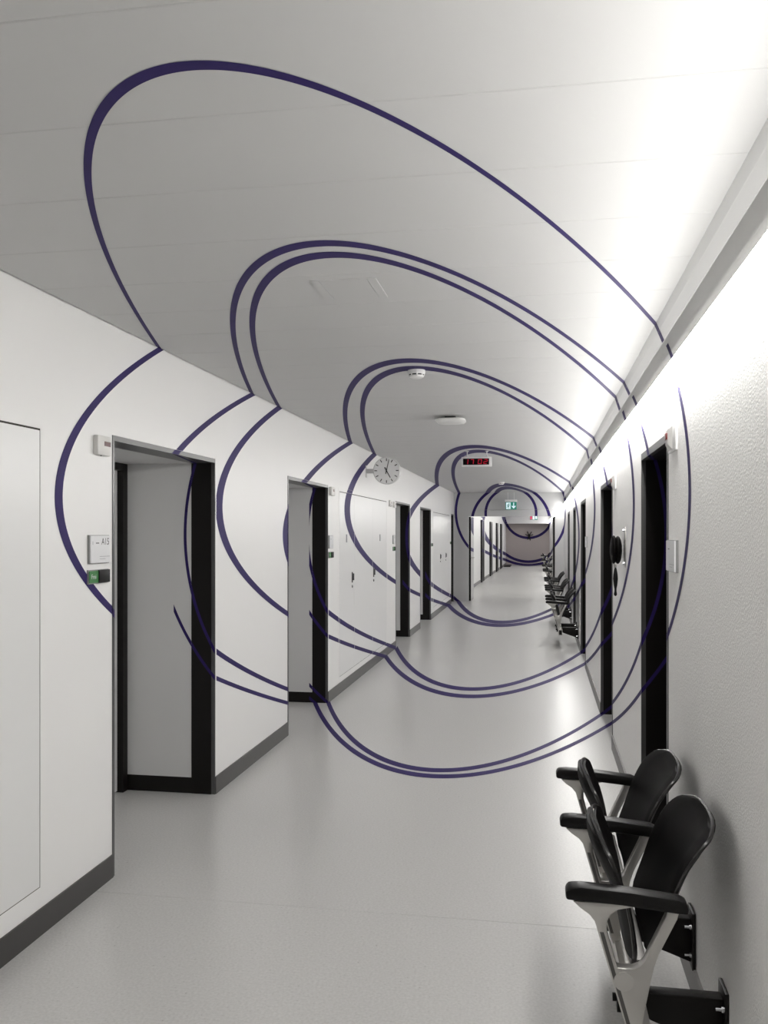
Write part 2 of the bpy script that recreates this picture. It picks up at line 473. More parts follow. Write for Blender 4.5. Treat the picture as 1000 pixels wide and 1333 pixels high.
for (ya, yb, lb) in ((29.6, 30.9, 'first'), (34.0, 35.3, 'second'), (38.0, 39.3, 'third'), (41.3, 42.6, 'fourth')):
    d = thing('door_%d' % n, (xfl(ya), (ya + yb) / 2, 0), 'dark framed door of the far left wall, %s past the bulkhead' % lb, kind='structure')
    x = xfl(ya)
    e = 0.16
    MB().box((x - 0.02, ya, 0), (x + 0.05, ya + e, DH)).build('door_jamb', 'black', d, paint=True)
    MB().box((x - 0.02, yb - e, 0), (x + 0.05, yb, DH)).build('door_jamb', 'black', d, paint=True)
    MB().box((x - 0.02, ya + e, DH - 0.06), (x + 0.05, yb - e, DH)).build('door_head', 'black', d, paint=True)
    MB().box((x - 0.02, ya + e, 0.0), (x + 0.035, yb - e, DH - 0.06)).build('door_leaf', 'black', d, paint=True)
    n += 1

# ================================================================ LIGHT: continuous wall luminaire in the cove
def luminaire(y0, y1, xf, label, shear):
    y = (y0 + y1) / 2
    t = thing('wall_luminaire', (xf(y), y, 2.26), label, 'light fixture', 'continuous cove luminaires')
    X = XR0 if shear else xf(y)
    body = [(X + 0.0, 2.262), (X - 0.050, 2.270), (X - 0.028, 2.318), (X + 0.034, 2.322), (X + 0.034, 2.3005), (X + 0.0, 2.3005)]
    MB(shear).prism_y(body, y0, y1).build('housing', 'white', t)
    # opal strips lie 1 mm off the housing
    e = MB(shear)
    e.add([(X - 0.0505, y0 + .01, 2.273), (X - 0.0505, y1 - .01, 2.273), (X - 0.0295, y1 - .01, 2.3185), (X - 0.0295, y0 + .01, 2.3185)], [(0, 1, 2, 3)])
    o = e.build('opal_front', 'lamp', t, recalc=False)
    e = MB(shear)
    e.add([(X - 0.008, y0 + .01, 2.2622), (X - 0.008, y1 - .01, 2.2622), (X - 0.050, y1 - .01, 2.2688), (X - 0.050, y0 + .01, 2.2688)], [(0, 1, 2, 3)])
    e.build('opal_underside', 'lamp_low', t, recalc=False)
    return t
luminaire(0.1, YB - 0.02, xr, 'white linear luminaire along the top of the plastered wall', True)
luminaire(Y2 + 0.1, YE - 1.0, xfr, 'white linear luminaire of the corridor beyond the bulkhead', False)

# ================================================================ CLOSETS on the left
def closet(y_edges, z0, z1, label, handles, slots):
    y0, y1 = y_edges[0], y_edges[-1]
    t = thing('built_in_closet', (XL, (y0 + y1) / 2, z0), label, 'closet', 'closets built into the left wall')
    MB().box((XL, y0 - 0.004, z0 - 0.004), (XL + 0.0004, y1 + 0.004, z1 + 0.008)).build('carcass_edge', 'gap', t, paint=True)
    # raised flush border
    bd = MB()
    w = 0.045
    bd.box((XL, y0 - 0.006 - w, z0 - 0.006), (XL + 0.0014, y0 - 0.004, z1 + w)).box((XL, y1 + 0.004, z0 - 0.006), (XL + 0.0014, y1 + 0.004 + w, z1 + w))
    bd.box((XL, y0 - 0.004, z1 + 0.010), (XL + 0.0014, y1 + 0.004, z1 + w))
    bd.build('border', 'wall', t, paint=True)
    doors = []
    for a, b in zip(y_edges[:-1], y_edges[1:]):
        doors.append(MB().box((XL + 0.0005, a + 0.0015, z0), (XL + 0.0016, b - 0.0015, z1)).build('closet_door', 'closet', t, paint=True))
    def leaf(y):
        for o, a, b in zip(doors, y_edges[:-1], y_edges[1:]):
            if a <= y <= b: return o
        return doors[0]
    for y in handles:
        d = leaf(y)
        h = MB()
        h.box((XL + 0.0016, y - 0.016, 1.10), (XL + 0.010, y + 0.016, 1.215))
        h.box((XL + 0.010, y - 0.006, 1.125), (XL + 0.026, y + 0.006, 1.20))
        h.build('closet_handle', 'frame', d, bevel=0.002)
        MB().lathe((XL + 0.0016, y, 1.058), [(0.016, 0), (0.016, 0.006), (0.010, 0.010)], 'x', 16).build('lock', 'frame', d, smooth=True)
    for y in slots:
        d = leaf(y)
        MB().box((XL + 0.0016, y - 0.012, 1.54), (XL + 0.0075, y + 0.012, 1.625)).build('label_holder', 'ink_light', d)
closet([1.35, 2.315, 3.275], 0.198, 2.05, 'white closet door beside the outermost curved band, without a handle in view', [1.45], [])
closet([8.775, 9.52, 10.60, 11.62], 0.172, 2.058, 'white three-leaf closet below the round wall clock', [9.385, 10.66], [9.10, 11.11])
closet([17.0, 18.55, 20.2], 0.205, 2.05, 'white two-leaf closet next to the last door niche', [18.25, 19.35], [])

# ================================================================ DOOR SIGNS, CALL LIGHTS, SLIDERS
def lp(y, z, off):  return (XL + off, y, z)

def door_sign(y0, y1, z0, z1, label, side, text=None):
    if side < 0:
        f = lambda y, z, o: (XL + o, y, z)
    else:
        f = lambda y, z, o: (xr(y) - o, y, z)
    t = thing('door_sign', f((y0 + y1) / 2, z0, 0.0), label, 'sign', 'glass signs beside the doors')
    def slab(a, b, c, d, o0, o1):
        m = MB()
        vs = [f(a, c, o0), f(b, c, o0), f(b, d, o0), f(a, d, o0), f(a, c, o1), f(b, c, o1), f(b, d, o1), f(a, d, o1)]
        return m.add(vs, [(0, 1, 2, 3), (4, 5, 6, 7), (0, 1, 5, 4), (1, 2, 6, 5), (2, 3, 7, 6), (3, 0, 4, 7)])
    slab(y0, y1, z0, z1, 0.0, 0.010).build('back_plate', 'edge', t)
    gl = slab(y0 + 0.003, y1 - 0.003, z0 + 0.003, z1 - 0.003, 0.010, 0.016).build('glass_plate', 'paper', t)
    w, h = y1 - y0, z1 - z0
    dirn = 1 if side < 0 else -1      # reading direction along y
    def at(u, v): return (y0 + w * u) if side < 0 else (y1 - w * u), z0 + h * v
    o = 0.0163
    if text:
        cy_, cz_ = at(0.74, 0.76)
        text_mesh(text, h * 0.34, lambda u, v: f(cy_ + dirn * u, cz_ + v, o), 'room_number', 'ink', gl)
    def mark(u0, u1, v0, v1, m, nm):
        a, c = at(u0, v0); b, d = at(u1, v1)
        MB().add([f(a, c, o), f(b, c, o), f(b, d, o), f(a, d, o)], [(0, 1, 2, 3)]).build(nm, m, gl, recalc=False)
    mark(0.27, 0.34, 0.70, 0.735, 'ink', 'pictogram'); mark(0.35, 0.42, 0.70, 0.735, 'ink', 'pictogram')
    mark(0.10, 0.125, 0.66, 0.78, 'ink_light', 'pictogram')
    mark(0.45, 0.97, 0.235, 0.250, 'ink_light', 'text_line'); mark(0.45, 0.75, 0.150, 0.165, 'ink_light', 'text_line')
    return t
door_sign(3.660, 3.845, 1.495, 1.625, 'frosted door sign reading A15, above the green and black slider', -1, 'A15')
door_sign(8.285, 8.440, 1.488, 1.616, 'frosted door sign between the second niche and the three-leaf closet', -1, None)
door_sign(12.13, 12.29, 1.488, 1.612, 'frosted door sign between the three-leaf closet and the third niche', -1, None)
door_sign(3.625, 3.86, 1.475, 1.605, 'frosted door sign on the plastered wall beside the first black recess', 1, None)
door_sign(10.62, 10.83, 1.47, 1.60, 'frosted door sign on the right wall at the third black recess', 1, None)

def slider(y0, y1, z0, z1, label, lettered):
    t = thing('occupancy_slider', (XL, (y0 + y1) / 2, z0), label, 'sign', 'occupancy sliders beside the doors')
    MB().box((XL, y0, z0), (XL + 0.008, y1, z1)).build('rail', 'edge', t)
    ym = y0 + (y1 - y0) * 0.46
    g = MB().box((XL + 0.008, y0 + 0.004, z0 + 0.005), (XL + 0.011, ym, z1 - 0.005)).build('free_field', 'green', t)
    MB().box((XL + 0.008, ym, z0 + 0.003), (XL + 0.017, y1, z1 - 0.002)).build('slide', 'ink', t, bevel=0.002)
    if lettered:
        text_mesh('Frei', 0.030, lambda u, v: (XL + 0.0113, (y0 + ym) / 2 + u, (z0 + z1) / 2 + v), 'lettering', 'paper', g)
slider(3.656, 3.843, 1.403, 1.467, 'green and black occupancy slider under the A15 sign', True)
slider(8.285, 8.455, 1.395, 1.455, 'green and black occupancy slider between the second niche and three-leaf closet', True)
slider(12.13, 12.30, 1.392, 1.452, 'small occupancy slider between three-leaf closet and third niche', False)
slider(16.66, 16.84, 1.392, 1.452, 'small occupancy slider between fourth niche and two-leaf closet', False)
slider(20.34, 20.52, 1.392, 1.452, 'small occupancy slider between two-leaf closet and bulkhead niche', False)

def call_light(y0, y1, z0, z1, label, win):
    t = thing('call_light', (XL, (y0 + y1) / 2, z0), label, 'call light', 'white call lights beside the doors')
    MB().box((XL, y0, z0), (XL + 0.026, y1, z1)).build('housing', 'offwhite', t, bevel=0.005)
    a, b, c, d = win
    MB().box((XL + 0.0255, y0 + (y1 - y0) * a, z0 + (z1 - z0) * c), (XL + 0.0275, y0 + (y1 - y0) * b, z0 + (z1 - z0) * d)).build('display_window', 'red_window', t)
    MB().lathe((XL + 0.013, y0 + (y1 - y0) * 0.42, z0 - 0.003), [(0.004, 0), (0.004, 0.004)], 'z', 10).build('button', 'slot', t)
call_light(3.712, 3.832, 1.992, 2.082, 'white call light with dark red window above the A15 sign', (0.48, 0.96, 0.48, 0.72))
call_light(8.315, 8.475, 2.005, 2.090, 'small white call light between the second niche and closet', (0.50, 0.72, 0.45, 0.75))
call_light(11.80, 11.95, 2.005, 2.090, 'small white call light between the three-leaf closet and third niche, closet side', (0.50, 0.72, 0.45, 0.75))
call_light(12.16, 12.31, 2.000, 2.080, 'small white call light at the edge of the third niche', (0.50, 0.72, 0.45, 0.75))

def flag_light(y0, z0, z1, label):
    """call light on the right wall: base plate and a wedge head standing out towards the corridor"""
    x = xr(y0)
    t = thing('flag_call_light', (x, y0, z0), label, 'call light', 'wedge-shaped call lights on the right wall')
    MB().box((x - 0.010, y0 - 0.12, z0), (x, y0 + 0.08, z1)).build('base_plate', 'white', t, bevel=0.003)
    h = MB().add([(x - 0.010, y0 - 0.04, z0 + 0.01), (x - 0.010, y0 + 0.07, z0 + 0.01), (x - 0.010, y0 + 0.07, z1 - 0.015), (x - 0.010, y0 - 0.04, z1 - 0.015),
                  (x - 0.022, y0 + 0.01, z0 + 0.035), (x - 0.022, y0 + 0.07, z0 + 0.035), (x - 0.022, y0 + 0.07, z1 - 0.03), (x - 0.022, y0 + 0.01, z1 - 0.025)],
                 [(0, 1, 2, 3), (4, 5, 6, 7), (0, 1, 5, 4), (1, 2, 6, 5), (2, 3, 7, 6), (3, 0, 4, 7)])
    h.build('wedge_head', 'offwhite', t)
    MB().box((x - 0.028, y0 + 0.012, z0 + 0.055), (x - 0.022, y0 + 0.06, z1 - 0.038)).build('red_lens', 'red_lit', t, bevel=0.002)
flag_light(3.76, 1.965, 2.085, 'wedge-shaped white call light with red lens, above the first black recess sign')
flag_light(6.66, 1.955, 2.075, 'wedge-shaped white call light with red lens, beside the oval paddle recess')

# ================================================================ OVAL PADDLE ON ITS RAIL (right wall)
def oval_paddle():
    y = 5.95; x = xr(y)
    t = thing('wall_rail', (x, 5.82, 1.40), 'short steel rail fixed upright to the right wall', 'rail')
    MB().box((x - 0.008, 5.80, 1.415), (x, 5.86, 1.675)).build('rail_bar', 'steel', t, bevel=0.002)
    for z in (1.44, 1.652):
        m = MB(); m.tube([(x - 0.004, 5.83, z), (x - 0.020, 5.83, z)], 0.009, 10); m.build('rail_pin', 'bolt', t, smooth=True)
    p = thing('oval_paddle', (x - 0.045, y, 1.25), 'black oval two-lobed paddle with turned handle hanging on the steel rail', 'hand tool')
    def blob(cx, cz, rx, ry, rz, nm):
        m = MB(); N, K = 22, 14
        prof = []
        vs = []; fs = []
        for k in range(K + 1):
            ph = -math.pi / 2 + math.pi * k / K
            for i in range(N):
                a = 2 * math.pi * i / N
                vs.append((cx + rx * math.cos(ph) * math.cos(a), y + ry * math.cos(ph) * math.sin(a), cz + rz * math.sin(ph)))
        for k in range(K):
            for i in range(N):
                j = (i + 1) % N
                fs.append((k * N + i, k * N + j, (k + 1) * N + j, (k + 1) * N + i))
        m.add(vs, fs)
        o = m.build(nm, 'seat', p, smooth=True)
        return o
    blob(x - 0.066, 1.527, 0.024, 0.085, 0.094, 'front_lobe')
    blob(x - 0.040, 1.525, 0.028, 0.080, 0.092, 'rear_lobe')
    m = MB(); m.tube([(x - 0.062, y, 1.435), (x - 0.060, y, 1.405), (x - 0.056, y, 1.395), (x - 0.052, y, 1.41), (x - 0.05, y, 1.435)], 0.0045, 8); m.build('clip', 'steel', p, smooth=True)
    m = MB(); m.lathe((x - 0.054, y, 0), [(0.003, 1.412), (0.008, 1.400), (0.014, 1.365), (0.016, 1.335), (0.012, 1.295), (0.007, 1.27), (0.007, 1.255), (0.010, 1.238), (0.009, 1.228), (0.003, 1.222)], 'z', 16)
    m.build('handle', 'arm', p, smooth=True)
oval_paddle()

# ================================================================ CEILING FITTINGS
t = thing('ceiling_hatch', (-0.745, 3.475, ZC), 'flush rectangular access hatch inside the second curved band of the ceiling', 'hatch')
fr = MB()
x0, x1, y0, y1 = -0.876, -0.614, 3.335, 3.615
fr.box((x0, y0, ZC - 0.003), (x0 + 0.034, y1, ZC)).box((x1 - 0.034, y0, ZC - 0.003), (x1, y1, ZC))
fr.box((x0 + 0.034, y0, ZC - 0.0016), (x1 - 0.034, y0 + 0.008, ZC)).box((x0 + 0.034, y1 - 0.008, ZC - 0.0016), (x1 - 0.034, y1, ZC))
fr.build('hatch_frame', 'ceil', t)
MB().box((x0 + 0.037, y0 + 0.010, ZC - 0.002), (x1 - 0.037, y1 - 0.010, ZC)).build('hatch_cover', 'ceil', t)

def smoke_detector(x, y, r, label):
    t = thing('smoke_detector', (x, y, ZC), label, 'smoke detector', 'white smoke detectors on the ceiling')
    MB().lathe((x, y, ZC), [(r * 1.0, 0.0), (r * 1.02, -0.012), (r * 0.98, -0.022), (r * 0.9, -0.026)], 'z', 32).build('base_ring', 'white', t, smooth=True)
    MB().lathe((x, y, ZC), [(r * 0.86, -0.026), (r * 0.86, -0.033)], 'z', 32).build('slot_ring', 'slot', t, smooth=True)
    MB().lathe((x, y, ZC), [(r * 0.88, -0.033), (r * 0.84, -0.042), (r * 0.55, -0.05), (r * 0.1, -0.052)], 'z', 32).build('cap', 'white', t, smooth=True)
    for k in range(8):
        a = 2 * math.pi * k / 8 + 0.2
        MB().lathe((x + r * 0.85 * math.cos(a), y + r * 0.85 * math.sin(a), ZC), [(0.005, -0.0255), (0.005, -0.0335)], 'z', 8).build('slot_rib', 'white', t)
smoke_detector(-0.718, 5.27, 0.052, 'white smoke detector touching the third curved band of the ceiling')
smoke_detector(-0.673, 16.9, 0.060, 'white smoke detector near the bulkhead')

t = thing('wireless_access_point', (-0.72, 7.42, ZC), 'white rounded rectangular wireless box under the ceiling', 'access point')
def rrect(cx, cy_, hx, hy, r, n=6):
    out = []
    for sx, sy, a0 in ((1, 1, 0), (-1, 1, 90), (-1, -1, 180), (1, -1, 270)):
        for k in range(n + 1):
            a = R(a0 + 90 * k / n)
            out.append((cx + sx * (hx - r) + r * math.cos(a), cy_ + sy * (hy - r) + r * math.sin(a)))
    return out
MB().prism_z(rrect(-0.72, 7.42, 0.045, 0.05, 0.01), ZC - 0.022, ZC).build('mount', 'slot', t)
m = MB()
rings = [(0.112, 0.112, -0.020), (0.124, 0.124, -0.026), (0.125, 0.125, -0.036), (0.112, 0.112, -0.050), (0.085, 0.085, -0.057)]
vs = []; NR_ = 28
for hx, hy, dz in rings: vs += [(px, py, ZC + dz) for px, py in rrect(-0.72, 7.42, hx, hy, 0.05)]
nn = len(rrect(0, 0, 1, 1, 0.1)); fs = []
for k in range(len(rings) - 1):
    for i in range(nn): fs.append((k * nn + i, k * nn + (i + 1) % nn, (k + 1) * nn + (i + 1) % nn, (k + 1) * nn + i))
fs += [tuple(range(nn)), tuple((len(rings) - 1) * nn + i for i in range(nn))]
m.add(vs, fs).build('shell', 'white', t, smooth=True)

# digital clock
t = thing('digital_clock', (-0.71, 10.5, ZC), 'hanging digital clock with red numerals 17 02', 'clock')
MB().box((-0.888, 10.49, 2.432), (-0.532, 10.56, 2.548)).build('case', 'white', t, bevel=0.004)
sc_ = MB().box((-0.868, 10.484, 2.452), (-0.560, 10.4905, 2.527)).build('screen', 'screen', t)
for x in (-0.822, -0.588):
    mm = MB(); mm.tube([(x, 10.525, 2.546), (x, 10.525, ZC)], 0.006, 8); mm.lathe((x, 10.525, 2.546), [(0.014, 0), (0.014, 0.02)], 'z', 12); mm.lathe((x, 10.525, ZC - 0.008), [(0.02, 0), (0.02, 0.008)], 'z', 12)
    mm.build('hanger', 'white', t, smooth=True)
SEG = {'1': 'bc', '7': 'abc', '0': 'abcdef', '2': 'abged'}
def digit(ch, x0, z0, w, h):
    m = MB(); s = 0.0075; y0, y1 = 10.4815, 10.4842
    sl = lambda z: (z - z0) * 0.12
    def bar(xa, za, xb, zb):
        m.box((xa + sl((za + zb) / 2), y0, za), (xb + sl((za + zb) / 2), y1, zb))
    mid = z0 + h / 2
    d = {'a': (x0 + s, z0 + h - s, x0 + w - s, z0 + h), 'd': (x0 + s, z0, x0 + w - s, z0 + s), 'g': (x0 + s, mid - s / 2, x0 + w - s, mid + s / 2),
         'b': (x0 + w - s, mid + 0.001, x0 + w, z0 + h), 'c': (x0 + w - s, z0, x0 + w, mid - 0.001), 'f': (x0, mid + 0.001, x0 + s, z0 + h), 'e': (x0, z0, x0 + s, mid - 0.001)}
    for k in SEG[ch]: bar(*d[k])
    m.build('numeral', 'led', sc_)
for ch, x in zip('1702', (-0.856, -0.790, -0.695, -0.628)): digit(ch, x, 2.461, 0.045, 0.057)

# round wall clock on its arm
cxk, cyk, czk, rk = -1.739, 10.2, 2.372, 0.160
t = thing('wall_clock', (XL, cyk, czk - rk), 'round grey two-sided clock on an arm from the left wall', 'clock')
MB().lathe((cxk, cyk, czk), [(rk * 0.97, -0.045), (rk, -0.040), (rk, 0.040), (rk * 0.97, 0.045)], 'y', 48).build('case', 'clock_rim', t, smooth=True)
face = MB().lathe((cxk, cyk, czk), [(rk * 0.94, -0.0462), (rk * 0.94, -0.0448)], 'y', 48).build('face', 'clock_face', t)
for k in range(12):
    a = 2 * math.pi * k / 12
    ux, uz = math.sin(a), math.cos(a)
    w = 0.0048
    p = []
    for rr_, s in ((0.70, -w), (0.90, -w), (0.90, w), (0.70, w)):
        p.append((cxk + ux * rk * rr_ + uz * s, cyk - 0.0472, czk + uz * rk * rr_ - ux * s))
    q = [(x, y + 0.001, z) for x, y, z in p]
    MB().add(p + q, [(0, 1, 2, 3), (4, 5, 6, 7), (0, 1, 5, 4), (1, 2, 6, 5), (2, 3, 7, 6), (3, 0, 4, 7)]).build('hour_mark', 'ink', face)
def hand(deg, l0, l1, w0, w1, off, nm):
    a = R(deg); ux, uz = math.sin(a), math.cos(a)
    p = []
    for rr_, s in ((-l0, -w0), (l1, -w1), (l1, w1), (-l0, w0)):
        p.append((cxk + ux * rr_ + uz * s, cyk - off, czk + uz * rr_ - ux * s))
    q = [(x, y + 0.001, z) for x, y, z in p]
    MB().add(p + q, [(0, 1, 2, 3), (4, 5, 6, 7), (0, 1, 5, 4), (1, 2, 6, 5), (2, 3, 7, 6), (3, 0, 4, 7)]).build(nm, 'ink', face)
hand(151, 0.045, 0.095, 0.0058, 0.0045, 0.0485, 'hour_hand')
hand(13, 0.040, 0.135, 0.0045, 0.003, 0.0500, 'minute_hand')
arm = MB().box((XL + 0.006, cyk - 0.02, czk - 0.026), (cxk - rk * 0.985, cyk + 0.02, czk + 0.026)).build('wall_arm', 'clock_rim', t)
MB().box((XL, cyk - 0.035, czk - 0.075), (XL + 0.006, cyk + 0.035, czk + 0.065)).build('wall_plate', 'clock_rim', t)

# emergency exit signs
def exit_sign(x0, x1, y, zp0, zp1, zh, label, red=False):
    t = thing('exit_sign', ((x0 + x1) / 2, y, ZC), label, 'exit sign', 'hanging green exit signs')
    w = x1 - x0; h = zp1 - zp0
    MB().box((x0 - 0.012, y - 0.03, zp1), (x1 + 0.012, y + 0.03, zh)).build('housing', 'white', t, bevel=0.004)
    pn = MB().box((x0, y - 0.006, zp0), (x1, y + 0.006, zp1)).build('sign_panel', 'exit_green', t)
    for x in (x0 + w * 0.22, x1 - w * 0.22):
        mm = MB(); mm.tube([(x, y, zh - 0.002), (x, y, ZC)], 0.005, 8); mm.build('hanger', 'white', t)
    ya = y - 0.0075
    def poly(pts, m, nm):
        MB().prism_y([(x0 + u * w, zp0 + v * h) for u, v in pts], ya, ya + 0.0014).build(nm, m, pn)
    if red:
        poly([(0.04, 0.1), (0.30, 0.1), (0.30, 0.9), (0.04, 0.9)], 'exit_red', 'red_field')
    # white door field with the running figure
    poly([(0.06, 0.08), (0.46, 0.08), (0.46, 0.92), (0.06, 0.92)] if not red else [(0.36, 0.08), (0.62, 0.08), (0.62, 0.92), (0.36, 0.92)], 'exit_white', 'door_field')
    ya -= 0.0015
    if not red:
        poly([(0.30, 0.74), (0.36, 0.74), (0.36, 0.87), (0.30, 0.87)], 'exit_green', 'figure_head')
        poly([(0.18, 0.66), (0.33, 0.72), (0.40, 0.56), (0.37, 0.52), (0.31, 0.62), (0.29, 0.60), (0.33, 0.42), (0.30, 0.16), (0.26, 0.16), (0.27, 0.38), (0.21, 0.30), (0.10, 0.26), (0.10, 0.33), (0.19, 0.38), (0.24, 0.58), (0.18, 0.56), (0.14, 0.46), (0.11, 0.50)], 'exit_green', 'running_figure')
        poly([(0.70, 0.90), (0.78, 0.90), (0.78, 0.40), (0.88, 0.52), (0.93, 0.44), (0.74, 0.12), (0.55, 0.44), (0.60, 0.52), (0.70, 0.40)], 'exit_white', 'down_arrow')
    else:
        poly([(0.70, 0.2), (0.94, 0.2), (0.94, 0.8), (0.70, 0.8)], 'exit_white', 'arrow_field')
exit_sign(-0.735, -0.475, 20.95, 2.205, 2.385, 2.44, 'green exit sign with running figure and down arrow before the bulkhead')
exit_sign(-0.30, 0.02, 38.0, 2.23, 2.43, 2.47, 'small exit sign hanging in the corridor beyond the bulkhead', True)

# ---- small things at the far end
t = thing('wall_ornament', (-0.42, YE, 1.48), 'small dark branching fixture on the taupe end wall', 'wall fixture')
m = MB(); m.box((-0.46, YE - 0.03, 1.42), (-0.36, YE, 1.62)); m.build('back_plate', 'ink', t)
m = MB()
for a, l in ((20, .22), (60, .26), (110, .26), (155, .22), (250, .2), (285, .24)):
    m.tube([(-0.41, YE - 0.03, 1.52), (-0.41 + l * math.cos(R(a)), YE - 0.10, 1.52 + l * math.sin(R(a)))], 0.022, 6)
m.build('branches', 'ink', t)
t = thing('floor_mat', (-1.45, 44.6, 0), 'low dark mat on the floor by the far end wall', 'mat')
MB().box((xfl(45.9) + 0.02, 43.9, 0.0), (-1.30, 45.9, 0.05)).build('mat_pad', 'arm', t, bevel=0.01)

# ================================================================ TIP-UP SEATING
def shell(mb, prof, W, thick, s_round_top, s_round_bot, sag, y_c, nw=12, power=2.2):
    """curved shell: prof = (x, z) centre line; W = half width along y; returns its rim"""
    P_ = [Vector((x, 0, z)) for x, z in prof]
    # resample
    L = [0]
    for a, b in zip(P_[:-1], P_[1:]): L.append(L[-1] + (b - a).length)
    N = 22
    def cr(t):
        d = t * L[-1]
        i = 0
        while i < len(P_) - 2 and d > L[i + 1]: i += 1
        u = (d - L[i]) / (L[i + 1] - L[i])
        p0 = P_[max(i - 1, 0)]; p1 = P_[i]; p2 = P_[i + 1]; p3 = P_[min(i + 2, len(P_) - 1)]
        return 0.5 * ((2 * p1) + (p2 - p0) * u + (2 * p0 - 5 * p1 + 4 * p2 - p3) * u * u + (3 * p1 - p0 - 3 * p2 + p3) * u ** 3)
    def hw(t):
        k = 1.0
        if t > 1 - s_round_top:
            q = (t - (1 - s_round_top)) / s_round_top
            k = min(k, max(0.0, 1 - q ** power) ** (1 / power))
        if t < s_round_bot:
            q = 1 - t / s_round_bot
            k = min(k, 0.55 + 0.45 * max(0.0, 1 - q ** power) ** (1 / power))
        return W * max(k, 0.10)
    ts = [1 - (1 - i / N) ** 1.5 for i in range(N + 1)]
    front = []; back = []
    for t_ in ts:
        p = cr(t_); e = 1e-3
        tan = (cr(min(1, t_ + e)) - cr(max(0, t_ - e))).normalized()
        nrm = Vector((-tan.z, 0, tan.x))        # to the left of the run
        h = hw(t_)
        rf, rb = [], []
        for j in range(nw + 1):
            w = -1 + 2 * j / nw
            yv = w * h
            off = sag * (yv / W) ** 2 * (1.0 if sag > 0 else 0.1 + 0.9 * t_)
            edge = thick * (0.5 if abs(w) < 0.999 else 0.22)
            c = p + nrm * off
            rf.append((c.x + nrm.x * edge, y_c + yv, c.z + nrm.z * edge))
            rb.append((c.x - nrm.x * edge, y_c + yv, c.z - nrm.z * edge))
        front.append(rf); back.append(rb)
    nv = nw + 1
    vs = [q for r_ in front for q in r_] + [q for r_ in back for q in r_]
    K = (N + 1) * nv
    fs = []
    for i in range(N):
        for j in range(nw):
            a = i * nv + j
            fs.append((a, a + 1, a + nv + 1, a + nv))
            fs.append((K + a, K + a + nv, K + a + nv + 1, K + a + 1))
    for i in range(N):
        for j in (0, nw):
            a = i * nv + j
            fs.append((a, a + nv, K + a + nv, K + a))
    for i in (0, N):
        for j in range(nw):
            a = i * nv + j
            fs.append((a, a + 1, K + a + 1, K + a))
    mb.add(vs, fs)
    rim = []
    mid = lambda p, q: ((p[0] + q[0]) / 2, (p[1] + q[1]) / 2, (p[2] + q[2]) / 2)
    rim += [mid(front[i][0], back[i][0]) for i in range(N + 1)]
    rim += [mid(front[N][j], back[N][j]) for j in range(1, nw)]
    rim += [mid(front[i][nw], back[i][nw]) for i in range(N, -1, -1)]
    return rim

